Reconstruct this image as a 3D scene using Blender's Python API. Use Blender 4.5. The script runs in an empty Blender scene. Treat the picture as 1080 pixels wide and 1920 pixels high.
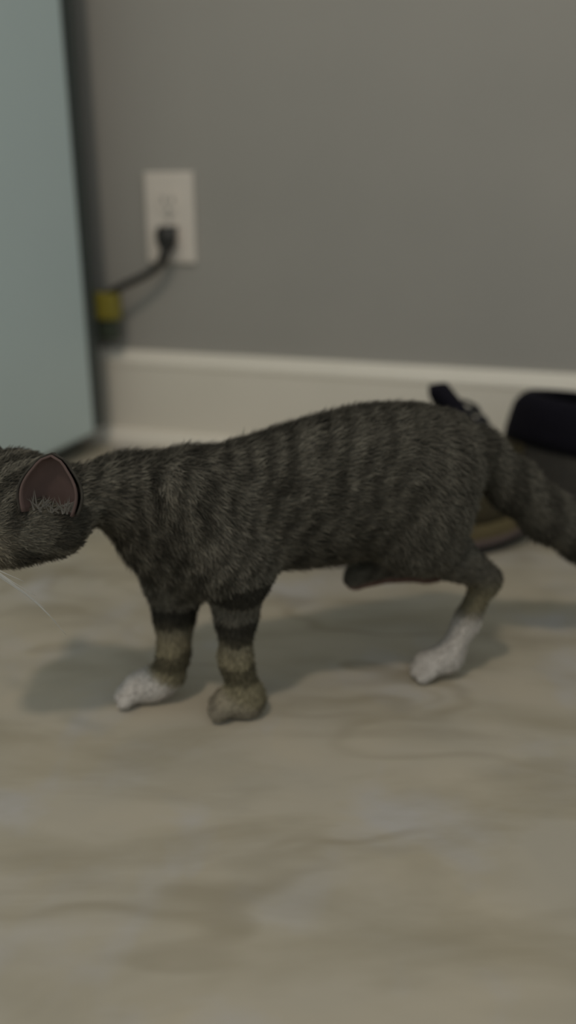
import bpy, bmesh, math, random
import numpy as np
from mathutils import Vector, Matrix

random.seed(4)
rng = np.random.default_rng(11)
R = math.radians
scene = bpy.context.scene
C = scene.collection

# ------------------------------------------------------------------ camera
F, PITCH, CAM_H = 1600.0, R(20.0), 0.326
cam_d = bpy.data.cameras.new('camera')
cam_d.sensor_fit = 'VERTICAL'; cam_d.sensor_height = 36.0
cam_d.lens = F / 1920.0 * 36.0
cam_d.clip_start = 0.02
cam_d.dof.use_dof = True
cam_d.dof.focus_distance = 0.45
cam_d.dof.aperture_fstop = 2.8
cam = bpy.data.objects.new('camera', cam_d); C.objects.link(cam)
cam.location = (0, 0, CAM_H)
cam.rotation_euler = (math.pi/2 - PITCH, 0, 0)
scene.camera = cam

# ------------------------------------------------------------------ world, lamp, exposure
w = bpy.data.worlds.new('room_ambience'); scene.world = w; w.use_nodes = True
w.node_tree.nodes['Background'].inputs[0].default_value = (0.92, 1.0, 1.0, 1)
w.node_tree.nodes['Background'].inputs[1].default_value = 0.48
ld = bpy.data.lights.new('ceiling_lamp', 'AREA'); ld.shape = 'DISK'; ld.size = 0.20
ld.energy = 14.0; ld.color = (1.0, 0.86, 0.70)
lo = bpy.data.objects.new('ceiling_lamp', ld); C.objects.link(lo)
lo.location = (-0.45, -0.60, 2.40)
vs = scene.view_settings
vs.view_transform = 'Standard'; vs.look = 'None'; vs.exposure = 0.13; vs.gamma = 1.0
vs.use_curve_mapping = False

# ------------------------------------------------------------------ measuring helpers (photo pixel + distance -> place)
cp, sp = math.cos(PITCH), math.sin(PITCH)
def ray(u, v):
    a, b = (u-540)/F, (960-v)/F
    return np.array([a, cp + b*sp, -sp + b*cp])
def at(u, v, Y):
    d = ray(u, v); return np.array([0, 0, CAM_H]) + d*(Y/d[1])
def floor_at(u, v, z=0.0):
    d = ray(u, v); return np.array([0, 0, CAM_H]) + d*((z-CAM_H)/d[2])
def mpp(p):                                   # metres per pixel at a place
    return (p[1]*cp + (CAM_H-p[2])*sp)/F

# ------------------------------------------------------------------ mesh helpers
def s2l(c):
    return tuple(((x/255)/12.92 if x/255 <= .04045 else ((x/255+.055)/1.055)**2.4) for x in c)
def tag(o, label=None, cat=None, group=None, kind=None):
    for k, v in (('label', label), ('category', cat), ('group', group), ('kind', kind)):
        if v: o[k] = v
    return o
def empty(name, loc, rz=0.0):
    o = bpy.data.objects.new(name, None); C.objects.link(o)
    o.location = loc; o.rotation_euler = (0, 0, rz); o.empty_display_size = .03
    return o
def link(name, me, mat, parent=None, smooth=True):
    me.name = name
    if mat: me.materials.append(mat)
    if smooth:
        me.polygons.foreach_set('use_smooth', [True]*len(me.polygons))
    o = bpy.data.objects.new(name, me); C.objects.link(o)
    if parent: o.parent = parent
    return o
def mesh(name, verts, faces, mat, parent=None, smooth=True):
    me = bpy.data.meshes.new(name)
    me.from_pydata([tuple(map(float, v)) for v in verts], [], [tuple(map(int, f)) for f in faces]); me.update()
    return link(name, me, mat, parent, smooth)
def from_bm(name, bm, mat, parent=None, smooth=False):
    bmesh.ops.recalc_face_normals(bm, faces=bm.faces)
    me = bpy.data.meshes.new(name); bm.to_mesh(me); bm.free()
    return link(name, me, mat, parent, smooth)
def box(bm, lo_, hi, bev=0.0, seg=2):
    r = bmesh.ops.create_cube(bm, size=1.0)
    for v in r['verts']:
        for i in range(3):
            v.co[i] = (lo_[i]+hi[i])/2 + v.co[i]*(hi[i]-lo_[i])
    if bev:
        es = list({e for v in r['verts'] for e in v.link_edges})
        bmesh.ops.bevel(bm, geom=es, offset=bev, segments=seg, profile=.5, affect='EDGES')
def box_obj(name, lo_, hi, mat, parent=None, bev=0.0, seg=2):
    bm = bmesh.new(); box(bm, lo_, hi, bev, seg); return from_bm(name, bm, mat, parent)
def spline(pts, n):
    pts = [np.array(p, float) for p in pts]; out = []
    q = [2*pts[0]-pts[1]] + pts + [2*pts[-1]-pts[-2]]
    for i in range(1, len(q)-2):
        for k in range(n):
            t = k/n
            out.append(.5*((2*q[i]) + (-q[i-1]+q[i+1])*t + (2*q[i-1]-5*q[i]+4*q[i+1]-q[i+2])*t*t + (-q[i-1]+3*q[i]-3*q[i+1]+q[i+2])*t**3))
    out.append(pts[-1]); return out
def tube_data(pts, r, k=10):
    rs = r if hasattr(r, '__len__') else [r]*len(pts)
    V, Fc = [], []
    ref = np.array([.13, .21, .97])
    for i, p in enumerate(pts):
        t = pts[min(i+1, len(pts)-1)] - pts[max(i-1, 0)]; t = t/np.linalg.norm(t)
        a = np.cross(t, ref); a /= np.linalg.norm(a); b = np.cross(t, a)
        for j in range(k):
            an = 2*math.pi*j/k
            V.append(p + rs[i]*(math.cos(an)*a + math.sin(an)*b))
    for i in range(len(pts)-1):
        for j in range(k):
            Fc.append((i*k+j, i*k+(j+1) % k, (i+1)*k+(j+1) % k, (i+1)*k+j))
    Fc.append(tuple(range(k))[::-1]); Fc.append(tuple((len(pts)-1)*k+j for j in range(k)))
    return V, Fc
def tube(name, pts, r, mat, parent=None, k=10, base=(0, 0, 0)):
    V, Fc = tube_data(pts, r, k); base = np.array(base)
    return mesh(name, [v-base for v in V], Fc, mat, parent)

# ------------------------------------------------------------------ materials
def mat(name, col, rough=.6, col2=None, scale=20.0, detail=4.0, bump=0.0, bscale=200.0, spec=.5, metal=0.0, attr=None):
    m = bpy.data.materials.new(name); m.use_nodes = True
    nt = m.node_tree; b = nt.nodes['Principled BSDF']
    b.inputs['Roughness'].default_value = rough; b.inputs['Metallic'].default_value = metal
    b.inputs['Specular IOR Level'].default_value = spec
    tc = nt.nodes.new('ShaderNodeTexCoord')
    if attr:
        a = nt.nodes.new('ShaderNodeAttribute'); a.attribute_name = attr
        nt.links.new(a.outputs['Color'], b.inputs['Base Color'])
    else:
        n = nt.nodes.new('ShaderNodeTexNoise'); n.inputs['Scale'].default_value = scale; n.inputs['Detail'].default_value = detail
        nt.links.new(tc.outputs['Object'], n.inputs['Vector'])
        r = nt.nodes.new('ShaderNodeValToRGB'); r.color_ramp.elements[0].position = .35; r.color_ramp.elements[1].position = .65
        c2 = col2 or tuple(x*.93 for x in col)
        r.color_ramp.elements[0].color = (*c2, 1); r.color_ramp.elements[1].color = (*col, 1)
        nt.links.new(n.outputs['Fac'], r.inputs['Fac']); nt.links.new(r.outputs['Color'], b.inputs['Base Color'])
    if bump:
        n2 = nt.nodes.new('ShaderNodeTexNoise'); n2.inputs['Scale'].default_value = bscale; n2.inputs['Detail'].default_value = 3
        nt.links.new(tc.outputs['Object'], n2.inputs['Vector'])
        bp = nt.nodes.new('ShaderNodeBump'); bp.inputs['Strength'].default_value = bump; bp.inputs['Distance'].default_value = .002
        nt.links.new(n2.outputs['Fac'], bp.inputs['Height']); nt.links.new(bp.outputs['Normal'], b.inputs['Normal'])
    return m

def floor_material():
    m = bpy.data.materials.new('stone_look_floor'); m.use_nodes = True
    nt = m.node_tree; b = nt.nodes['Principled BSDF']; N = nt.nodes.new; L = nt.links.new
    b.inputs['Roughness'].default_value = .55; b.inputs['Specular IOR Level'].default_value = .25
    tc = N('ShaderNodeTexCoord')
    def noise(scale, detail, rot, stretch, lo_, hi, dist=0.0):
        mp = N('ShaderNodeMapping'); mp.inputs['Rotation'].default_value = (0, 0, rot); mp.inputs['Scale'].default_value = stretch
        L(tc.outputs['Object'], mp.inputs['Vector'])
        n = N('ShaderNodeTexNoise'); n.inputs['Scale'].default_value = scale; n.inputs['Detail'].default_value = detail; n.inputs['Distortion'].default_value = dist
        L(mp.outputs['Vector'], n.inputs['Vector'])
        r = N('ShaderNodeMapRange'); r.inputs['From Min'].default_value = lo_; r.inputs['From Max'].default_value = hi
        L(n.outputs['Fac'], r.inputs['Value']); return r.outputs['Result']
    def mix(fac, a, c):
        x = N('ShaderNodeMix'); x.data_type = 'RGBA'
        L(fac, x.inputs[0])
        if isinstance(a, tuple): x.inputs[6].default_value = (*a, 1)
        else: L(a, x.inputs[6])
        x.inputs[7].default_value = (*c, 1)
        return x.outputs[2]
    base = mix(noise(9, 5, 0, (1, 1, 1), .38, .64, .4), (.445, .392, .305), (.40, .362, .295))
    base = mix(noise(14, 4, 1.1, (1, 1, 1), .52, .70, .3), base, (.43, .402, .37))
    base = mix(noise(7, 4, R(-31), (1, 2.6, 1), .48, .95, .5), base, (.27, .23, .15))
    base = mix(noise(6, 4, R(18), (1, 3.2, 1), .50, .95, .4), base, (.26, .225, .16))
    def vein(scale, rot, stretch, width, thr):
        mp = N('ShaderNodeMapping'); mp.inputs['Rotation'].default_value = (0, 0, rot); mp.inputs['Scale'].default_value = stretch
        L(tc.outputs['Object'], mp.inputs['Vector'])
        n = N('ShaderNodeTexNoise'); n.inputs['Scale'].default_value = scale; n.inputs['Detail'].default_value = 3; L(mp.outputs['Vector'], n.inputs['Vector'])
        a = N('ShaderNodeMath'); a.operation = 'SUBTRACT'; a.inputs[1].default_value = .5; L(n.outputs['Fac'], a.inputs[0])
        a2 = N('ShaderNodeMath'); a2.operation = 'ABSOLUTE'; L(a.outputs[0], a2.inputs[0])
        r = N('ShaderNodeMapRange'); r.interpolation_type = 'SMOOTHSTEP'; r.inputs['From Min'].default_value = 0; r.inputs['From Max'].default_value = width
        r.inputs['To Min'].default_value = 1; r.inputs['To Max'].default_value = 0; L(a2.outputs[0], r.inputs['Value'])
        k = noise(5, 2, rot+.7, (1, 1, 1), thr, thr+.22)
        x = N('ShaderNodeMath'); x.operation = 'MULTIPLY'; L(r.outputs[0], x.inputs[0]); L(k, x.inputs[1])
        y = N('ShaderNodeMath'); y.operation = 'MULTIPLY'; y.inputs[1].default_value = .55; L(x.outputs[0], y.inputs[0])
        return y.outputs[0]
    base = mix(vein(2.6, R(20), (1, 2.6, 1), .022, .42), base, (.24, .205, .14))
    base = mix(vein(3.0, R(-33), (1, 2.2, 1), .020, .45), base, (.24, .20, .13))
    L(base, b.inputs['Base Color'])
    n2 = N('ShaderNodeTexNoise'); n2.inputs['Scale'].default_value = 60; L(tc.outputs['Object'], n2.inputs['Vector'])
    bp = N('ShaderNodeBump'); bp.inputs['Strength'].default_value = .08; bp.inputs['Distance'].default_value = .002
    L(n2.outputs['Fac'], bp.inputs['Height']); L(bp.outputs['Normal'], b.inputs['Normal'])
    return m

M = dict(
    wall=mat('grey_wall_paint', (.375, .352, .318), .8, (.355, .335, .303), 5, 3, .12, 260, .2),
    trim=mat('white_trim_paint', (.80, .735, .635), .45, (.77, .71, .61), 8, 3, spec=.4),
    plate=mat('outlet_plastic', (.76, .68, .60), .4, spec=.4),
    slot=mat('outlet_slot_dark', (.03, .028, .025), .7),
    screw=mat('screw_metal', (.4, .38, .35), .35, metal=.8),
    cord=mat('black_rubber_cord', (.022, .020, .017), .4, scale=60),
    brass=mat('prong_brass', (.5, .4, .2), .35, metal=1.0),
    yellow=mat('yellow_plastic', (.25, .205, .025), .5),
    dkgreen=mat('dark_green_plastic', (.05, .06, .04), .5),
    fridge=mat('pale_blue_white_enamel', (.60, .695, .685), .45, (.585, .675, .67), 4, 2, .05, 300, .35),
    fridge_back=mat('dark_grey_steel', (.055, .065, .06), .6),
    gasket=mat('grey_rubber_gasket', (.18, .18, .18), .7),
    steel=mat('brushed_handle_steel', (.5, .5, .5), .35, metal=.9),
    rubber=mat('black_rubber_foot', (.02, .02, .02), .8),
    fur=mat('tabby_fur', (1, 1, 1), .9, spec=.12, attr='Col'),
    ear_out=mat('ear_fur', (.055, .05, .042), .9, (.04, .036, .03), 150, spec=.1),
    ear_in=mat('ear_skin_pink', (.112, .074, .066), .8, (.09, .060, .053), 60, spec=.2),
    tuft=mat('ear_tuft_white', (.15, .14, .125), .9, spec=.1),
    eye=mat('eye_pale_glassy', (.50, .50, .36), .08, (.45, .46, .28), 80, spec=.8),
    pupil=mat('pupil_black', (.004, .004, .004), .05, spec=.8),
    nose_dark=mat('eyelid_dark', (.02, .017, .014), .6),
    nose=mat('nose_pink_brown', (.12, .06, .05), .5),
    whisker=mat('whisker_white', (.42, .41, .38), .5),
    shoe=mat('grey_brown_shoe_fabric', (.062, .056, .048), .9, (.045, .042, .038), 260, 3, .3, 700, .15),
    shoe_toe=mat('olive_brown_suede', (.058, .048, .026), .9, (.046, .038, .024), 120, 3, .2, 500, .15),
    navy=mat('navy_black_collar', (.008, .007, .012), .9, (.006, .005, .009), 200, 3, .2, 600, .15),
    tan=mat('tan_midsole_foam', (.105, .080, .030), .8, (.09, .066, .028), 90),
    pink=mat('dusty_pink_stripe', (.11, .078, .068), .8),
    outsole=mat('black_rubber_outsole', (.010, .009, .008), .7),
    lace=mat('dark_lace', (.02, .019, .02), .9),
)
M['floor'] = floor_material()

# ------------------------------------------------------------------ the room
YAW = R(-17.6)                                        # wall direction, turned from the camera's right
wx = np.array([math.cos(YAW), math.sin(YAW), 0]); wn = np.array([math.sin(YAW), -math.cos(YAW), 0])   # along wall, out of wall
W0 = floor_at(210, 830)                               # foot of the quarter round
W0 = W0 - wn*0.030                                    # back to the wall face
def wall_frame(name):
    return empty(name, tuple(W0), YAW)
# local wall frame: x along wall, y into the wall, z up
def in_wall(o):
    o.location = tuple(W0); o.rotation_euler = (0, 0, YAW); return o
fl = box_obj('floor', (-2.6, -1.6, -.05), (2.6, 2.2, 0), M['floor']); tag(fl, 'beige mottled stone-look floor', kind='structure')
wl = in_wall(box_obj('wall_back', (-2.2, 0, 0), (2.4, .12, 2.5), M['wall'])); tag(wl, 'plain grey painted wall', kind='structure')
def profile(name, prof, x0, x1, mt, parent=None):     # (y out of wall as negative, z)
    n = len(prof); V = [(x0, y, z) for y, z in prof] + [(x1, y, z) for y, z in prof]
    Fc = [(i, (i+1) % n, n+(i+1) % n, n+i) for i in range(n)] + [tuple(range(n))[::-1], tuple(range(n, 2*n))]
    return mesh(name, V, Fc, mt, parent, smooth=False)
BH = 0.130
bb = in_wall(profile('baseboard_back', [(0, 0), (-.015, 0), (-.015, BH-.022), (0, BH-.022)], -2.2, 2.4, M['trim']))
tag(bb, 'tall white painted baseboard', kind='structure')
cap = [(0, BH-.022), (-.015, BH-.022), (-.0165, BH-.018), (-.0155, BH-.013), (-.011, BH-.008), (-.010, BH-.004), (-.007, BH), (0, BH)]
profile('cap_moulding', cap, -2.2, 2.4, M['trim'], bb)
q = [(-.015, 0)] + [(-.015-.017*math.cos(a), .019*math.sin(a)) for a in [i*math.pi/16 for i in range(9)]]
qr = in_wall(profile('trim_1', q, -2.2, 2.4, M['trim'])); tag(qr, 'white quarter-round moulding along the baseboard foot', kind='structure')

# ------------------------------------------------------------------ wall outlet
def on_wall(u, v, off=0.0):                           # local wall coordinates of a pixel
    d = ray(u, v); o = np.array([0, 0, CAM_H])
    p0 = W0 + wn*off
    t = np.dot(p0-o, wn)/np.dot(d, wn); p = o + d*t - W0
    return np.dot(p, wx), p[2]
def wall_world(x, y, z):
    return W0 + wx*x - wn*y + np.array([0, 0, z])
ox, oz = on_wall(321, 409)
out = empty('wall_outlet', tuple(wall_world(ox, 0, oz)), YAW)
tag(out, 'white double wall outlet with a black plug in its lower socket', 'outlet')
PW, PH = .0345, .0565
box_obj('cover_plate', (-PW, -.0055, -PH), (PW, 0, PH), M['plate'], out, .0022, 3)
for sz in (1, -1):
    bm = bmesh.new(); c = sz*.0195; pts = []
    for i in range(28):
        a = 2*math.pi*i/28
        pts.append((max(-.0125, min(.0125, .0172*math.cos(a))), c+.0142*math.sin(a)))
    top = [bm.verts.new((x, -.0075, z)) for x, z in pts]; bot = [bm.verts.new((x, -.004, z)) for x, z in pts]
    bm.faces.new(top); bm.faces.new(bot[::-1])
    for i in range(28): bm.faces.new((top[i], top[(i+1) % 28], bot[(i+1) % 28], bot[i]))
    rc = from_bm('socket_face', bm, M['plate'], out)
    for dx, hh in ((-.0062, .0042), (.0062, .0034)):
        box_obj('slot', (dx-.0011, -.0079, c+.003-hh), (dx+.0011, -.0070, c+.003+hh), M['slot'], rc)
    V, Fc = tube_data([np.array([0, -.0070, c-.0085]), np.array([0, -.0079, c-.0085])], .0024, 12); mesh('ground_hole', V, Fc, M['slot'], rc)
V, Fc = tube_data([np.array([0, -.005, 0]), np.array([0, -.0067, 0])], [.0034, .0028], 14); mesh('screw', V, Fc, M['screw'], out)

# ------------------------------------------------------------------ refrigerator
fy = YAW
corner = floor_at(202, 838)
FDIR = R(-18.5)                                       # its own turn, close to the wall's
fx = np.array([math.cos(FDIR), math.sin(FDIR), 0])
fr = empty('refrigerator', (corner[0], corner[1], 0), FDIR)
tag(fr, 'pale blue-white refrigerator standing by the wall at the left, beside the outlet', 'refrigerator')
WD, DP, HT, GZ = .60, .52, 1.55, .026                 # local: x to the right, y to the back
box_obj('cabinet', (-WD, -DP, GZ), (0, -.028, HT), M['fridge'], fr, .006, 3)
box_obj('back_cover', (-WD+.006, -.030, GZ+.004), (-.002, 0, HT-.02), M['fridge_back'], fr, .003, 2)  # rear cover; its dark depth also stands in for shade in the gap
g = box_obj('door_gasket', (-WD+.012, -DP-.012, GZ+.03), (-.012, -DP+.001, HT-.01), M['gasket'], fr)
d1 = box_obj('lower_door', (-WD, -DP-.062, GZ+.04), (0, -DP-.012, 1.02), M['fridge'], fr, .010, 4)
d2 = box_obj('upper_door', (-WD, -DP-.062, 1.03), (0, -DP-.012, HT), M['fridge'], fr, .010, 4)
for d, z0, z1 in ((d1, .62, .96), (d2, 1.10, 1.36)):
    box_obj('door_handle', (-WD+.04, -DP-.098, z0), (-WD+.062, -DP-.080, z1), M['steel'], d, .006, 3)
    for zz in (z0+.02, z1-.035):
        box_obj('handle_post', (-WD+.044, -DP-.084, zz), (-WD+.058, -DP-.060, zz+.015), M['steel'], d)
for x in (-WD+.05, -.05):
    for y in (-DP+.02, -.018):
        V, Fc = tube_data([np.array([x, y, 0]), np.array([x, y, .006]), np.array([x, y, .008]), np.array([x, y, GZ+.002])], [.017, .017, .008, .008], 16)
        mesh('foot', V, Fc, M['rubber'], fr)
box_obj('under_shade_block', (-WD+.03, -DP+.045, .005), (-.022, -.035, GZ+.004), M['fridge_back'], fr)  # added dark block that keeps light out from under the cabinet
box_obj('kick_plate', (-WD+.07, -DP+.02, .006), (-.07, -DP+.035, GZ+.01), M['fridge_back'], fr)

# ------------------------------------------------------------------ power cord
def lw(u, v, off):                                    # world place at a pixel, off metres in front of the wall
    x, z = on_wall(u, v, off); return wall_world(x, -off, z)
pc0 = wall_world(ox, 0, oz)
pl = empty('power_cord', tuple(lw(309, 440, .012)))
tag(pl, 'black plug and cord curving from the outlet to behind the refrigerator', 'power cord')
pb = np.array(pl.location)
px_, pz_ = ox, oz-.0195
def wl_loc(x, y, z): return wall_world(px_+x, -y, pz_+z) - pb
# plug body: rounded block that tapers down into the strain relief
rings = [(.010, .0125, .0075, .009), (.004, .0135, .0085, .0175), (-.006, .0135, .0085, .0185), (-.014, .0115, .008, .0175), (-.020, .008, .007, .0165)]
V, Fc = [], []
K = 16
for (z, a, b, yc) in rings:
    for j in range(K):
        t = 2*math.pi*j/K; cc, ss = math.cos(t), math.sin(t)
        V.append(wl_loc(a*np.sign(cc)*abs(cc)**.6, yc+b*np.sign(ss)*abs(ss)**.6, z))
for i in range(len(rings)-1):
    for j in range(K): Fc.append((i*K+j, i*K+(j+1) % K, (i+1)*K+(j+1) % K, (i+1)*K+j))
Fc.append(tuple(range(K))); Fc.append(tuple((len(rings)-1)*K+j for j in range(K))[::-1])
mesh('plug', V, Fc, M['cord'], pl)
for dx in (-.0062, .0062):
    Vp = [wl_loc(dx+sx*.0007, y, .003+sz*.003) for sx in (-1, 1) for y in (-.004, .012) for sz in (-1, 1)]
    mesh('prong', Vp, [(0, 1, 3, 2), (4, 6, 7, 5), (0, 4, 5, 1), (2, 3, 7, 6), (0, 2, 6, 4), (1, 5, 7, 3)], M['brass'], pl, smooth=False)
pts = spline([wl_loc(0, .0165, -.016)+pb, lw(311, 465, .018), lw(304, 488, .020), lw(288, 506, .022), lw(262, 521, .026), lw(232, 535, .030), lw(204, 549, .034)], 7)
tube('cord', pts, list(np.linspace(.0078, .0062, 16)) + [.0050]*(len(pts)-16), M['cord'], pl, 10, pb)
pts = spline([lw(204, 549, .034), lw(180, 570, .036), lw(160, 640, .03), lw(150, 720, .025)], 6)
tube('cord', pts, .0046, M['cord'], pl, 10, pb)
def block(name, u0, v0, u1, v1, off0, off1, mt, parent, bev=.003):
    xa, za = on_wall(u0, v0, off0); xb, zb = on_wall(u1, v1, off0)
    bm = bmesh.new(); box(bm, (min(xa, xb), -off1, min(za, zb)), (max(xa, xb), -off0, max(za, zb)), bev, 3)
    o = from_bm(name, bm, mt, parent)
    for v in o.data.vertices:
        v.co = Vector(wall_world(*v.co) - pb)
    return o
tg = block('connector_body', 181, 546, 231, 598, .020, .042, M['yellow'], pl); tag(tg, 'yellow connector body on the cord')
sl = block('connector_sleeve', 190, 596, 227, 636, .022, .038, M['dkgreen'], pl); tag(sl, 'dark green lower sleeve of the connector')

# ------------------------------------------------------------------ sneakers
def sneaker(loc, rz, label, L=.262, sc=1.04):
    root = empty('high_top_sneaker', loc, rz)
    tag(root, label, 'sneaker', 'pair of high-top sneakers behind the cat')
    K = 40
    def foot(s_back, s_front, hw, z, toe_lift=0.0, asym=.0):
        ring = []
        for j in range(K):
            t = 2*math.pi*j/K; c, s = math.cos(t), math.sin(t)
            m_, h_ = (s_back+s_front)/2, (s_front-s_back)/2
            x = m_ + h_*np.sign(c)*abs(c)**.85
            f = (x-s_back)/max(s_front-s_back, 1e-6)
            wide = hw*(.80 + .20*math.sin(math.pi*min(1, max(0, f))*.95 + 0) + .10*(f-.3)*(1-f)*2)
            y = wide*np.sign(s)*abs(s)**.80 + asym*(f-.5)**2
            lift = toe_lift*max(0, (x/L-.72)/.28)**2
            ring.append((x*sc, y*sc, (z+lift)*sc))
        return ring
    def loft(name, rings, mt, parent, closed_top=False, closed_bot=False, thick=0.0, smooth=True):
        V = [p for r in rings for p in r]; Fc = []
        for i in range(len(rings)-1):
            for j in range(K): Fc.append((i*K+j, i*K+(j+1) % K, (i+1)*K+(j+1) % K, (i+1)*K+j))
        if closed_bot: Fc.append(tuple(range(K))[::-1])
        if closed_top: Fc.append(tuple((len(rings)-1)*K+j for j in range(K)))
        o = mesh(name, V, Fc, mt, parent, smooth)
        if thick:
            md = o.modifiers.new('thickness', 'SOLIDIFY'); md.thickness = thick; md.offset = -1
        return o
    TL = .012
    loft('outsole', [foot(.004, L-.006, .040, 0, TL), foot(0, L, .043, .003, TL), foot(0, L, .043, .010, TL)], M['outsole'], root, True, True, smooth=False)
    st = loft('midsole', [foot(-.001, L+.001, .044, .010, TL), foot(-.003, L+.003, .046, .018, TL), foot(-.002, L+.002, .045, .030, TL), foot(.003, L-.003, .042, .033, TL)], M['tan'], root, True, True)
    loft('pink_stripe', [foot(-.002, L+.002, .045, .010, TL), foot(-.0035, L+.0035, .0468, .012, TL), foot(-.0035, L+.0035, .0468, .0165, TL), foot(-.002, L+.002, .045, .0185, TL)], M['pink'], st)
    up = [(.002, L-.004, .0425, .030), (-.001, L-.005, .0425, .042), (-.001, L-.012, .0415, .053), (.002, L-.026, .040, .065), (.007, L-.046, .038, .078),
          (.012, L-.064, .036, .091), (.016, L-.082, .0345, .104), (.018, L-.096, .034, .114)]
    rr = [foot(a, b, c, z, TL*.8) for a, b, c, z in up]
    loft('upper', rr, M['shoe'], root, thick=.004)
    toe = [[p for p in foot(a-.001, b+.0012, c+.0012, z, TL*.8)] for a, b, c, z in up[:5]]
    # toe cap: the front part of the lower rings
    V, Fc, cols = [], [], [j for j in list(range(K-8, K)) + list(range(0, 9))]
    for r_ in toe: V += [r_[j] for j in cols]
    n = len(cols)
    for i in range(len(toe)-1):
        for j in range(n-1): Fc.append((i*n+j, i*n+j+1, (i+1)*n+j+1, (i+1)*n+j))
    tc_ = mesh('toe_cap', V, Fc, M['shoe_toe'], root); md = tc_.modifiers.new('thickness', 'SOLIDIFY'); md.thickness = .002
    cols = list(range(K//2-6, K//2+7)); hb = [foot(a-.0015, b, c+.0015, z, 0) for a, b, c, z in up[:6]]
    V = []; Fc = []; n = len(cols)
    for r_ in hb: V += [r_[j] for j in cols]
    for i in range(len(hb)-1):
        for j in range(n-1): Fc.append((i*n+j, i*n+j+1, (i+1)*n+j+1, (i+1)*n+j))
    hc = mesh('heel_counter', V, Fc, M['shoe_toe'], root); md = hc.modifiers.new('thickness', 'SOLIDIFY'); md.thickness = .002
    col_r = [(.0065, L-.0525, .0395, .082), (.0085, L-.066, .0390, .094), (.0115, L-.084, .0380, .107), (.015, L-.098, .0362, .119), (.021, L-.106, .0330, .127), (.027, L-.112, .029, .131), (.034, L-.118, .024, .1315)]
    loft('ankle_collar', [foot(a, b, c, z) for a, b, c, z in col_r], M['navy'], root, thick=.007)
    # tongue: curved plate rising out of the throat
    V, Fc = [], []; nu, nv = 9, 10
    for i in range(nv):
        f = i/(nv-1); xx = L-.034-.071*f; zz = .070 + .084*f; hw = .022 + .007*f - .020*max(0, f-.70)/.30
        for j in range(nu):
            a = -1+2*j/(nu-1)
            V.append(((xx - .010*a*a)*sc, hw*a*sc, (zz-.004*a*a)*sc))
    for i in range(nv-1):
        for j in range(nu-1): Fc.append((i*nu+j, i*nu+j+1, (i+1)*nu+j+1, (i+1)*nu+j))
    tg_ = mesh('tongue', V, Fc, M['navy'], root); md = tg_.modifiers.new('thickness', 'SOLIDIFY'); md.thickness = .012; md.offset = 0
    for k in range(5):
        f = .08 + k*.13; xx = L-.030-.071*f; zz = .076+.084*f
        for s in (-1, 1):
            p = spline([np.array([xx-.014, -s*.026, zz-.004]), np.array([xx+.002, -s*.010, zz+.003]), np.array([xx-.002, s*.010, zz+.010]), np.array([xx-.020, s*.026, zz+.008])], 4)
            tube('lace', [q_*sc for q_ in p], .0022, M['lace'], root, 6)
    return root
toeA = floor_at(994, 1001)
aA = R(14.5)
sneaker((toeA[0]-.2725*math.cos(aA), toeA[1]-.2725*math.sin(aA), 0), aA, 'dark sneaker half hidden behind the cat, tan and pink striped sole showing')
sneaker((.236, .922, 0), R(-42), 'dark high-top sneaker at the right edge of the photo, behind the tail')

# ------------------------------------------------------------------ the cat
def Ym(X): return .515 + .24*(X+.06)
def pm(u, v, lat=0.0):                                 # pixel on the cat's mid plane, shifted lat metres to the far side
    Y = .52
    for _ in range(8):
        p = at(u, v, Y); Y = Ym(p[0]) + lat
    return at(u, v, Y)
prims = []                                             # (group, tag, a, b, ra, rb, squash, k)
def cone(group, tg_, a, b, ra, rb, sq=1.0):
    prims.append((group, tg_, np.array(a), np.array(b), ra, rb, sq))
def chain(group, tg_, items, sq=1.0):                  # items: (point, radius in px)
    for (p, r), (p2, r2) in zip(items[:-1], items[1:]):
        cone(group, tg_, p, p2, r*mpp(p), r2*mpp(p2), sq)
T = 'torso'
chain(T, 'torso', [(pm(338, 964), 102), (pm(400, 966), 94), (pm(470, 948), 110), (pm(590, 925), 125), (pm(700, 900), 126), (pm(762, 892), 124)], .80)
chain(T, 'torso', [(pm(762, 890), 122), (pm(782, 872), 84)], .84)
chain(T, 'torso', [(pm(305, 1000), 78), (pm(360, 1035), 80)], .75)
HC = at(6, 958, .470)
chain(T, 'neck', [(pm(335, 940), 84), (pm(235, 920), 55), (at(120, 926, .478), 43)], .9)
# shoulders and haunches
chain(T, 'shoulder', [(pm(365, 930, -.020), 72), (pm(425, 1050, -.024), 58)])
chain(T, 'shoulder', [(pm(335, 950, .022), 72), (pm(325, 1070, .020), 52)])
chain(T, 'haunch', [(pm(800, 890, -.016), 84), (pm(790, 985, -.020), 66)])
chain(T, 'haunch', [(pm(800, 890, .020), 80), (pm(760, 985, .024), 60)])
# near front leg
pf = floor_at(452, 1338)
n1 = np.array([pf[0]+.004, pf[1], .0115])
chain('near_front', 'leg', [(pm(430, 1050, -.024), 56), (pm(452, 1088, -.024), 46), (pm(443, 1150, -.020), 37), (at(441, 1235, pf[1]), 28), (n1, 31)])
chain('near_front', 'paw', [(n1, 31), (n1+np.array([-.012, -.001, -.0015]), 28)])
for k, dy in enumerate((-.0102, -.0036, .0036, .0102)):
    cone('near_front', 'paw', n1+np.array([-.014, dy, -.002]), n1+np.array([-.0235+abs(dy)*.5, dy*1.15, -.0052]), .0058, .0050)
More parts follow.
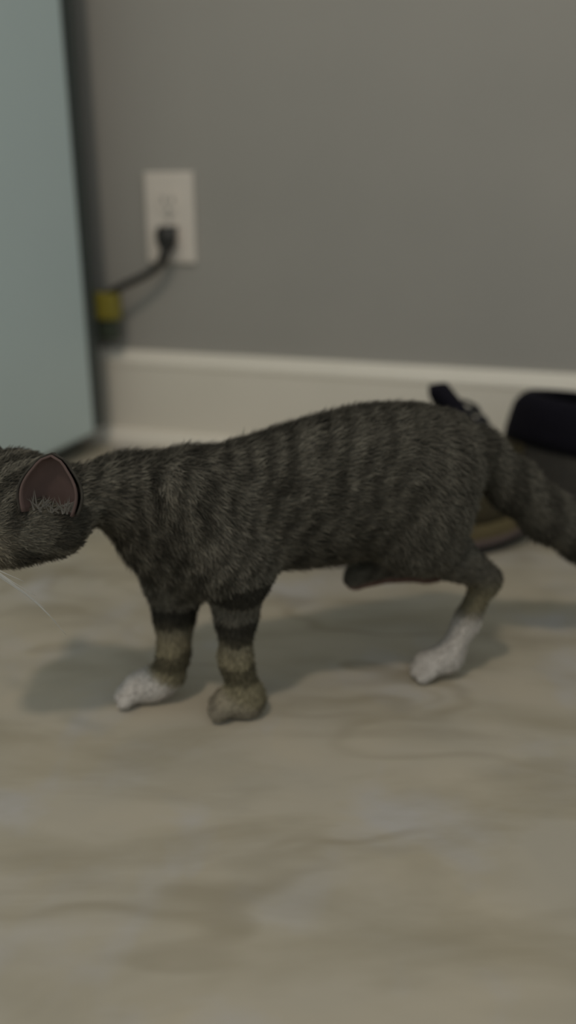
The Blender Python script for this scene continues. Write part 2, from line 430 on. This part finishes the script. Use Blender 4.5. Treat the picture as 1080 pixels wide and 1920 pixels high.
# far front leg
qf = floor_at(272, 1312)
f1 = np.array([qf[0]+.006, qf[1], .0125])
chain('far_front', 'leg', [(pm(328, 1065, .018), 50), (pm(329, 1100, .016), 41), (pm(327, 1152, .014), 36), (at(326, 1225, qf[1]), 27), (at(316, 1265, qf[1]), 26), (f1, 28)])
chain('far_front', 'paw', [(f1, 29), (f1+np.array([-.010, -.002, -.001]), 28)])
for k, dy in enumerate((-.0102, -.0036, .0036, .0102)):
    cone('far_front', 'paw', f1+np.array([-.013, dy, -.003]), f1+np.array([-.0225+abs(dy)*.5, dy*1.15-.002, -.006]), .0058, .0050)
# near hind leg (standing, heel lifted)
hf = floor_at(812, 1268)
h1 = np.array([hf[0], hf[1], .0115])
hock = pm(912, 1085, -.014)
chain('near_hind', 'thigh', [(pm(795, 960, -.018), 74), (pm(785, 1012, -.020), 56)])
chain('near_hind', 'leg', [(pm(782, 1015, -.020), 50), (pm(850, 1045, -.018), 38), (hock, 24)])
mid = hock*.45 + (h1+np.array([.012, 0, .006]))*.55
chain('near_hind', 'leg', [(hock, 23), (mid, 20), (h1+np.array([.010, 0, .004]), 23)])
chain('near_hind', 'paw', [(h1+np.array([.010, 0, .004]), 23), (h1+np.array([-.004, 0, -.001]), 27)])
for dy in (-.0096, -.0034, .0034, .0096):
    cone('near_hind', 'paw', h1+np.array([-.004, dy, -.002]), h1+np.array([-.014+abs(dy)*.5, dy*1.15, -.0060]), .0056, .0048)
# far hind leg (swinging forward, foot off the floor)
fh_hock = pm(893, 1062, .020)
t1 = pm(700, 1072, .016)
chain('far_hind', 'thigh', [(pm(775, 955, .022), 66), (pm(735, 1005, .024), 46)])
chain('far_hind', 'leg', [(pm(735, 1008, .024), 42), (pm(815, 1035, .022), 32), (fh_hock, 22)])
chain('far_hind', 'foot', [(fh_hock, 22), (pm(800, 1070, .018), 20), (t1, 21)])
chain('far_hind', 'foot', [(t1, 21), (pm(682, 1074, .015), 21)])
for dy in (-.0075, -.0025, .0025, .0075):
    a_ = t1+np.array([-.008, dy, -.001]); cone('far_hind', 'foot', a_, a_+np.array([-.008+abs(dy)*.4, dy*.15, -.0035]), .0056, .005)
# tail
chain('tail', 'tail', [(pm(838, 825), 42), (pm(900, 852, .004), 40), (pm(960, 908, .008), 42), (pm(1025, 966, .012), 42), (pm(1095, 1012, .016), 38), (pm(1165, 1035, .02), 30), (pm(1235, 1045, .024), 24), (pm(1280, 1045, .026), 17)])
# head, turned towards the camera's left
HY = R(50)                                             # how far the face turns from -X towards the camera
fdir = np.array([-math.cos(HY), -math.sin(HY), .04]); fdir /= np.linalg.norm(fdir)
side = np.cross(np.array([0, 0, 1.0]), fdir); side /= np.linalg.norm(side)      # the cat's left, towards the camera side
hup = np.cross(fdir, side)
if hup[2] < 0: hup = -hup
def hd(f, s, u): return HC + fdir*f + side*s + hup*u
H = 'head'
cone(H, 'head', hd(-.010, 0, .004), hd(.004, 0, .002), .0305, .0300)
for s in (-1, 1):
    cone(H, 'head', hd(-.004, s*.011, -.005), hd(.006, s*.015, -.008), .0215, .0195)       # cheeks
    cone(H, 'muzzle', hd(.024, s*.0065, -.010), hd(.032, s*.0065, -.012), .0105, .0092)     # whisker pads
cone(H, 'head', hd(.012, 0, .009), hd(.036, 0, -.005), .0155, .0072)                      # bridge of the nose
cone(H, 'muzzle', hd(.018, 0, -.021), hd(.029, 0, -.021), .010, .0075)                   # chin
cone(H, 'head', hd(-.014, .0, -.008), at(90, 945, .474), .025, .021)
cone(H, 'head', at(101, 981, .466), at(54, 978, .460), .0200, .0212)      # near jowl                    # back of the head into the neck

A_ = np.stack([p[2] for p in prims]); B_ = np.stack([p[3] for p in prims])
lo_b = np.minimum(A_, B_).min(0) - .06; hi_b = np.maximum(A_, B_).max(0) + .06
lo_b[2] = -.006
LATN = np.array([.24, -1, 0.0]); LATN /= np.linalg.norm(LATN)      # across the body
def sdf_prim(P, pr):
    _, _, a, b, ra, rb, sq = pr
    if sq != 1.0:                                       # flattened sideways
        lat = (P - a) @ LATN
        P = P + np.outer(lat*(1/sq-1), LATN).astype(P.dtype)
        lb = (b - a) @ LATN; b = b + LATN*lb*(1/sq-1)
    ab = b-a; l2 = ab@ab
    t = np.clip(((P-a)@ab)/max(l2, 1e-12), 0, 1)
    d = np.linalg.norm(P-a-t[:, None]*ab, axis=1) - (ra+(rb-ra)*t)
    return d*(sq if sq != 1 else 1)**.5
def smin(a, b, k):
    h = np.maximum(k-np.abs(a-b), 0)/k
    return np.minimum(a, b) - h*h*k*.25
KG = {'torso': .020, 'near_front': .008, 'far_front': .008, 'near_hind': .009, 'far_hind': .007, 'tail': .010, 'head': .010}
def sdf(P):
    g = {}
    for pr in prims:
        lo_p = np.minimum(pr[2], pr[3])-max(pr[4], pr[5])-.03; hi_p = np.maximum(pr[2], pr[3])+max(pr[4], pr[5])+.03
        m = ((P > lo_p) & (P < hi_p)).all(1); d = np.full(len(P), .5, np.float32)
        if m.any(): d[m] = sdf_prim(P[m], pr)
        k = .0025 if pr[1] in ('paw',) and pr[4] < .007 else KG[pr[0]]
        g[pr[0]] = d if pr[0] not in g else smin(g[pr[0]], d, k)
    t = smin(g['torso'], g['head'], .014)
    out_ = t
    for k in ('near_front', 'far_front', 'near_hind', 'far_hind', 'tail'):
        out_ = np.minimum(out_, smin(t, g[k], .016 if k != 'tail' else .012))
    return out_
HS = .0020
dims = np.ceil((hi_b-lo_b)/HS).astype(int)
gx, gy, gz = [lo_b[i] + HS*np.arange(dims[i]) for i in range(3)]
Fg = np.empty(dims, np.float32)
for i0 in range(0, dims[0], 24):
    xs = gx[i0:i0+24]
    G = np.stack(np.meshgrid(xs, gy, gz, indexing='ij'), -1).reshape(-1, 3).astype(np.float32)
    Fg[i0:i0+24] = sdf(G).reshape(len(xs), dims[1], dims[2])
Fg = np.maximum(Fg, (-(gz-.0005))[None, None, :].astype(np.float32))          # soles flat on the floor
def surface_nets(Fg):
    ins = Fg < 0
    nx, ny, nz = [d-1 for d in Fg.shape]
    corner_off = [(i, j, k) for i in (0, 1) for j in (0, 1) for k in (0, 1)]
    cnt = np.zeros((nx, ny, nz), np.int8)
    for i, j, k in corner_off: cnt += ins[i:i+nx, j:j+ny, k:k+nz]
    act = np.argwhere((cnt > 0) & (cnt < 8))
    idx = -np.ones((nx, ny, nz), np.int64); idx[tuple(act.T)] = np.arange(len(act))
    acc = np.zeros((len(act), 3)); n = np.zeros(len(act))
    for ax in range(3):
        for o1 in (0, 1):
            for o2 in (0, 1):
                off = [o1, o2]; off.insert(ax, 0); off = np.array(off); e = np.zeros(3, int); e[ax] = 1
                a = act+off; b = a+e
                fa, fb = Fg[tuple(a.T)], Fg[tuple(b.T)]
                m = (fa < 0) != (fb < 0)
                t = np.where(m, fa/np.where(m, fa-fb, 1), 0)
                acc[m] += (off + e*t[:, None])[m]; n += m
    V = lo_b + HS*(act + acc/n[:, None])
    faces = []
    for ax in range(3):
        a1, a2 = (ax+1) % 3, (ax+2) % 3
        sl0 = [slice(1, -1)]*3; sl1 = [slice(1, -1)]*3
        s0 = ins[tuple(slice(0, -1) if i == ax else slice(None) for i in range(3))]
        s1 = ins[tuple(slice(1, None) if i == ax else slice(None) for i in range(3))]
        ed = np.argwhere(s0 != s1)
        ok = (ed[:, a1] > 0) & (ed[:, a2] > 0) & (ed[:, a1] < Fg.shape[a1]-1) & (ed[:, a2] < Fg.shape[a2]-1)
        ed = ed[ok]
        u1 = np.zeros(3, int); u1[a1] = 1; u2 = np.zeros(3, int); u2[a2] = 1
        c = [idx[tuple((ed-u1-u2).T)], idx[tuple((ed-u2).T)], idx[tuple(ed.T)], idx[tuple((ed-u1).T)]]
        qd = np.stack(c, 1); fl_ = s0[tuple(ed.T)]
        qd[~fl_] = qd[~fl_][:, ::-1]
        faces.append(qd)
    return V, np.concatenate(faces)
CV, CF = surface_nets(Fg)
# light smoothing of the voxel steps
def smooth(V, Fq, it, lam=.5):
    e = np.concatenate([Fq[:, [0, 1]], Fq[:, [1, 2]], Fq[:, [2, 3]], Fq[:, [3, 0]]])
    e = np.concatenate([e, e[:, ::-1]])
    deg = np.bincount(e[:, 0], minlength=len(V))[:, None]
    for _ in range(it):
        s = np.stack([np.bincount(e[:, 0], V[e[:, 1], i], len(V)) for i in range(3)], 1)
        V = V + lam*(s/np.maximum(deg, 1)-V)
    return V
CV = smooth(CV, CF, 2)
CV[:, 2] = np.maximum(CV[:, 2], .0004)
def vnormals(V, Fq):
    d1, d2 = V[Fq[:, 2]]-V[Fq[:, 0]], V[Fq[:, 3]]-V[Fq[:, 1]]
    fn = np.cross(d1, d2); N = np.zeros_like(V)
    for c in range(4):
        for i in range(3): N[:, i] += np.bincount(Fq[:, c], fn[:, i], len(V))
    return N/np.maximum(np.linalg.norm(N, axis=1, keepdims=True), 1e-12)
CN = vnormals(CV, CF)
D = np.stack([sdf_prim(CV, p) for p in prims], 1); PID = D.argmin(1)
tags = np.array([p[1] for p in prims]); grp = np.array([p[0] for p in prims])

def wob(P, s, ph):                                     # soft wandering noise
    x, y, z = P.T*s
    return (np.sin(x*1.7+y*1.1+ph)+np.sin(y*2.3-z*1.9+ph*2.1)+np.sin(z*2.9+x*1.3+ph*.7)+.6*np.sin(x*4.1-z*3.7+y*3.1+ph*1.9))/3.6
def sstep(a, b, x): t = np.clip((x-a)/(b-a), 0, 1); return t*t*(3-2*t)
DARK, MIDC, LITE = np.array([.042, .038, .030]), np.array([.096, .087, .069]), np.array([.115, .104, .078])
WHITE, TANC, PINKC, BELLY = np.array([.50, .46, .42]), np.array([.19, .165, .105]), np.array([.16, .09, .075]), np.array([.12, .11, .085])
def fur_color(P, N, pid):
    tg_, gr = tags[pid], grp[pid]
    n = len(P); col = np.tile(MIDC, (n, 1)).astype(float)
    s = P[:, 0] + .24*(P[:, 1]-.5)
    # body stripes: narrow, leaning back towards the belly
    ph = (s - .40*(P[:, 2]-.13) + .0085*wob(P, 48, 1.0) + .004*wob(P, 130, 2.2))/.0150*2*math.pi
    A2 = np.stack([P[:, 0]-.4*P[:, 2], P[:, 1], P[:, 2]*.35], 1)
    st = .5+.5*np.sin(ph)
    st = sstep(.25, .85, .38*st+.36*(.5+.5*wob(A2, 230, 4.0))+.36*(.5+.5*wob(A2, 120, 3.3)))
    fade = .45+.55*sstep(.10, .04, s)                   # the stripes break up over the hips
    st = .5+(st-.5)*fade
    fleck = .5+.5*wob(P, 330, .4)
    body = DARK[None]*(1-st[:, None]) + (MIDC*1.15)[None]*st[:, None]
    body *= (.75+.5*fleck)[:, None]
    top = sstep(.45, .95, N[:, 2])                      # dark line along the back is the coat's own colour
    spine = sstep(.016, .004, np.abs((P[:, 1]-Ym(P[:, 0]))))*top
    body = body*(1-.55*spine[:, None]) + DARK*.8*(.55*spine[:, None])
    under = sstep(-.55, -.95, N[:, 2])
    body = body*(1-.6*under[:, None]) + BELLY*(.6*under[:, None])
    col[:] = body
    # legs: dark rings
    leg = np.isin(gr, ['near_front', 'far_front', 'near_hind', 'far_hind']) & ~np.isin(tg_, ['thigh'])
    z = P[:, 2]
    ring = sstep(.40, .62, .5+.5*np.sin(2*math.pi*(z+.003*wob(P, 90, 2.))/.030+.6))
    lc = (MIDC*.95)[None]*(1-ring[:, None]) + (DARK*.65)[None]*ring[:, None]
    low = sstep(.070, .040, z)[:, None]
    lt = TANC[None]*(1-.55*ring[:, None])
    lc = lc*(1-low) + lt*low
    fronts = np.isin(gr, ['near_front', 'far_front']) & leg
    blend = sstep(.118, .098, z)[:, None]
    col = np.where(fronts[:, None], col*(1-blend)+lc*blend, col)
    # white toes in front
    ff = gr == 'far_front'; wf = (ff*sstep(.030, .020, z + (P[:, 0]-f1[0])*.55))[:, None]
    col = col*(1-wf)+WHITE*wf
    nf = gr == 'near_front'; wf = (nf*.55*sstep(.018, .009, z + (P[:, 0]-n1[0])*.5))[:, None]
    col = col*(1-wf)+np.array([.30, .26, .20])*wf
    nh = (gr == 'near_hind') & leg; wf = (nh*sstep(.060, .044, z))[:, None]
    col = col*(1-wf)+WHITE*.95*wf
    hz = (nh*sstep(.085, .065, z))[:, None]*(1-wf); col = col*(1-hz)+TANC*.8*hz
    fh = np.isin(tg_, ['foot']); pk = (fh*sstep(-.1, -.6, N[:, 2]))[:, None]
    col = col*(1-pk)+PINKC*pk
    # head
    hdm = np.isin(tg_, ['head', 'muzzle'])
    Lh = P-HC; hf_, hs_, hu_ = Lh@fdir, Lh@side, Lh@hup
    hst = sstep(.45, .7, .5+.5*np.sin(hs_/.0075*2*math.pi/1.6+1.2*wob(P, 120, 5)))
    hc_ = (DARK*1.1)[None]*(1-hst[:, None]) + (MIDC*1.1)[None]*hst[:, None]
    hc_ *= (.8+.4*fleck)[:, None]
    ck = (sstep(.010, .026, hf_)*sstep(.006, -.010, hu_))[:, None]
    hc_ = hc_*(1-ck)+np.array([.19, .165, .125])*ck
    col = np.where(hdm[:, None], hc_, col)
    # tail rings
    tl = tg_ == 'tail'; tr = sstep(.35, .7, .5+.5*np.sin(s/.030*2*math.pi+wob(P, 70, 2)))[:, None]
    tcol = ((DARK*1.15)[None]*(1-tr)+(MIDC*.95)[None]*tr)*(.8+.4*fleck)[:, None]
    col = np.where(tl[:, None], tcol, col)
    return np.clip(col, 0, 1)
base_c = np.array([pm(560, 1000)[0], pm(560, 1000)[1], 0.0])
cat = empty('tabby_cat', tuple(base_c)); tag(cat, 'grey-brown tabby cat with white toes walking left across the floor', 'cat')
def set_col(me, cols):
    a = me.color_attributes.new('Col', 'FLOAT_COLOR', 'POINT')
    a.data.foreach_set('color', np.concatenate([cols, np.ones((len(cols), 1))], 1).astype(np.float32).ravel())
def np_mesh(name, V, Fq, mt, parent, cols=None, smooth=True):
    me = bpy.data.meshes.new(name)
    k = Fq.shape[1]
    me.vertices.add(len(V)); me.vertices.foreach_set('co', V.astype(np.float32).ravel())
    me.loops.add(Fq.size); me.loops.foreach_set('vertex_index', Fq.astype(np.int32).ravel())
    me.polygons.add(len(Fq)); me.polygons.foreach_set('loop_start', (np.arange(len(Fq))*k).astype(np.int32))
    me.update(calc_edges=True); me.validate()
    if cols is not None: set_col(me, cols)
    return link(name, me, mt, parent, smooth)
np_mesh('body', CV-base_c, CF, M['fur'], cat, fur_color(CV, CN, PID))

EYES = {1: hd(.0240, .0150, .0105), -1: hd(.0240, -.0150, .0105)}
NOSE = hd(.0415, 0, -.0050)
# fur: short combed hairs
flows = []
for p in prims:
    d = p[3]-p[2]; d = d/max(np.linalg.norm(d), 1e-9)
    if p[1] in ('neck',): d = -d
    if p[1] in ('head', 'muzzle'): d = -fdir
    if p[1] in ('shoulder', 'haunch', 'thigh'): d = np.array([.6, .1, -.8])
    flows.append(d/np.linalg.norm(d))
flows = np.array(flows)
lens = {'torso': .0085, 'neck': .009, 'shoulder': .0075, 'haunch': .009, 'thigh': .008, 'leg': .0042, 'paw': .0024, 'foot': .003, 'tail': .009, 'head': .0050, 'muzzle': .002}
flen = np.array([lens[t] for t in tags])
tri = CV[CF]; area = np.linalg.norm(np.cross(tri[:, 2]-tri[:, 0], tri[:, 3]-tri[:, 1]), axis=1)
NH = 120000
fi = rng.choice(len(CF), NH, p=area/area.sum())
uv = rng.random((NH, 2)); wts = np.stack([(1-uv[:, 0])*(1-uv[:, 1]), uv[:, 0]*(1-uv[:, 1]), uv[:, 0]*uv[:, 1], (1-uv[:, 0])*uv[:, 1]], 1)
HP = (tri[fi]*wts[..., None]).sum(1); HN = (CN[CF[fi]]*wts[..., None]).sum(1); HN /= np.linalg.norm(HN, axis=1, keepdims=True)
keep = (HP[:, 2] > .004) & (np.linalg.norm(HP-NOSE, axis=1) > .0062)
for e_ in EYES.values(): keep &= np.linalg.norm(HP-e_, axis=1) > .0086
HP, HN, fi = HP[keep], HN[keep], fi[keep]; hp_id = PID[CF[fi, 0]]
# blend flow over neighbours by distance
Dw = np.stack([sdf_prim(HP, p) for p in prims], 1); wgt = np.exp(-(Dw-Dw.min(1, keepdims=True))/.004)
flow = wgt@flows; hl = (wgt@flen)/wgt.sum(1)
flow -= (flow*HN).sum(1, keepdims=True)*HN; flow /= np.maximum(np.linalg.norm(flow, axis=1, keepdims=True), 1e-6)
flow += rng.normal(0, .22, flow.shape)
hl = hl*rng.uniform(.6, 1.15, len(hl))
hdir = flow + HN*.38; hdir /= np.linalg.norm(hdir, axis=1, keepdims=True)
wd = np.cross(hdir, HN); wd /= np.maximum(np.linalg.norm(wd, axis=1, keepdims=True), 1e-6)
hw = (.00042*rng.uniform(.7, 1.3, len(hl)))[:, None]
p0, p1 = HP-wd*hw-HN*.0003, HP+wd*hw-HN*.0003
midp = HP+hdir*(hl*.55)[:, None]; tip = midp+(hdir*.9-HN*.18)*(hl*.45)[:, None]
tip[:, 2] = np.maximum(tip[:, 2], .0006); midp[:, 2] = np.maximum(midp[:, 2], .0006)
m0, m1 = midp-wd*hw*.7, midp+wd*hw*.7
n = len(HP)
FV = np.stack([p0, p1, m1, m0, tip], 1).reshape(-1, 3)
b5 = np.arange(n)*5
FT = np.concatenate([np.stack([b5, b5+1, b5+2], 1), np.stack([b5, b5+2, b5+3], 1), np.stack([b5+3, b5+2, b5+4], 1)])
hc = fur_color(HP, HN, hp_id)*rng.uniform(.65, 1.45, (n, 1))
fo = np_mesh('fur', FV-base_c, FT, M['fur'], cat, np.repeat(np.clip(hc, 0, 1), 5, axis=0), smooth=True)
fo['kind'] = 'stuff'

# ears
def ear(basep, axis, facing, hw0, ht, tp=3.0, name='ear'):
    axis = axis/np.linalg.norm(axis); facing = facing - axis*np.dot(facing, axis); facing /= np.linalg.norm(facing)
    across = np.cross(axis, facing)
    def shell(nm, shrink, fwd, mt, parent, depth):
        V, Fc = [], []; nu, nv = 17, 14
        for i in range(nv):
            t = i/(nv-1)
            hwv = hw0*shrink*((1-t**tp)**.62)*(.90+.16*math.sin(math.pi*min(1, t*1.3)))
            for j in range(nu):
                a = -1+2*j/(nu-1)
                p = basep + axis*(ht*t*(1 if shrink == 1 else .96)) + across*hwv*math.sin(a*math.pi/2)*1.0 - facing*depth*math.cos(a*math.pi/2)*(1-.75*t) + facing*fwd
                V.append(p-base_c)
        for i in range(nv-1):
            for j in range(nu-1): Fc.append((i*nu+j, i*nu+j+1, (i+1)*nu+j+1, (i+1)*nu+j))
        o = mesh(nm, V, Fc, mt, parent); md = o.modifiers.new('thickness', 'SOLIDIFY'); md.thickness = .0012; md.offset = 0
        return o
    e = shell(name, 1.0, 0, M['ear_out'], cat, .020)
    tag(e, 'dark furred ear back')
    l = shell('ear_lining', .86, .0022, M['ear_in'], e, .0195); tag(l, 'pinkish bare inside of the ear')
    # pale tuft of hair at the ear's lower edge
    Vt, Ft = [], []
    for k in range(46):
        a = random.uniform(-.75, .85); b = basep + axis*ht*random.uniform(.0, .14) + across*hw0*a*.8 - facing*.004
        d = axis*random.uniform(.2, .9) + facing*random.uniform(.1, .5) + across*random.uniform(-.5, .5); d /= np.linalg.norm(d)
        ln = random.uniform(.006, .012); wv = np.cross(d, facing); wv /= max(np.linalg.norm(wv), 1e-6)
        i0 = len(Vt); Vt += [b-wv*.0005-base_c, b+wv*.0005-base_c, b+d*ln-base_c]; Ft.append((i0, i0+1, i0+2))
    tf = mesh('ear_tuft', Vt, Ft, M['tuft'], e); tag(tf, 'pale hair tuft in the ear'); tf['kind'] = 'stuff'
    return e
eb = at(90, 964, HC[1]-.033); et = at(98, 850, HC[1]-.024)
ear(eb, et-eb, np.array([-.08, -1, .22]), 60*mpp(eb), np.linalg.norm(et-eb))
eb2 = hd(-.002, -.019, .016)
ear(eb2, hup*.8-side*.8-fdir*.15, fdir*.9-side*.45+hup*.1, .0165, .036, 1.9)

# eyes, nose, whiskers
for s in (1, -1):
    c = EYES[s]; dirv = fdir*.80+side*s*.50+hup*.22; dirv /= np.linalg.norm(dirv); ER = .0078
    bm = bmesh.new(); bmesh.ops.create_uvsphere(bm, u_segments=24, v_segments=16, radius=ER)
    for v in bm.verts: v.co = Vector(np.array(v.co)+c-base_c)
    e = from_bm('eye', bm, M['eye'], cat, True); tag(e, 'pale shining eye')
    a = np.cross(dirv, hup); a /= np.linalg.norm(a); b = np.cross(a, dirv)
    def cap(nm, ra, rb, up, mt):
        V = [c+dirv*ER*up-base_c]; Fc = []
        for k in (1, 2, 3):
            for j in range(20):
                t = 2*math.pi*j/20; q_ = dirv*ER + a*ra*k/3*math.cos(t) + b*rb*k/3*math.sin(t)
                V.append(c + q_/np.linalg.norm(q_)*ER*up - base_c)
        for j in range(20):
            Fc.append((0, 1+j, 1+(j+1) % 20))
            for k in (0, 1): Fc.append((1+k*20+j, 21+k*20+j, 21+k*20+(j+1) % 20, 1+k*20+(j+1) % 20))
        return mesh(nm, V, Fc, mt, e)
    cap('pupil', .0028, .0052, 1.02, M['pupil'])
    # dark lids: a rim around the eye opening
    rim = []
    for j in range(33):
        t = 2*math.pi*j/32; q_ = dirv*.55 + a*.80*math.cos(t) + b*.66*math.sin(t); rim.append(c+q_/np.linalg.norm(q_)*ER*1.02)
    tube('eyelid', rim, .0011, M['nose_dark'], cat, 8, base_c)
bm = bmesh.new(); bmesh.ops.create_icosphere(bm, subdivisions=3, radius=1)
for v in bm.verts:
    x, y, z = v.co; tap = .55+.45*max(0, min(1, (z+1)/1.4))
    v.co = Vector(hd(.0415+.003*x, y*.0052*tap, -.0050+.0036*z)-base_c)
from_bm('nose', bm, M['nose'], cat, True)
V = [hd(.0435, 0, -.009), hd(.0432, 0, -.0145), hd(.0395, .006, -.0180), hd(.0395, -.006, -.0180)]
tube('mouth', spline([V[2], hd(.0428, .003, -.0172), V[1], hd(.0428, -.003, -.0172), V[3]], 4), .0008, M['slot'], cat, 6, base_c)
for s in (1, -1):
    for k in range(5):
        r0 = hd(.032, s*.0138, -.008-.0020*k)
        r1 = r0 + side*s*.030+fdir*(.004-.006*k)-hup*(.004+.005*k); r2 = r1+side*s*.014-fdir*.010-hup*(.008+.003*k)
        ww = spline([r0, r1, r2], 6); tube('whisker', ww, list(np.linspace(.00045, .00012, len(ww))), M['whisker'], cat, 5, base_c)
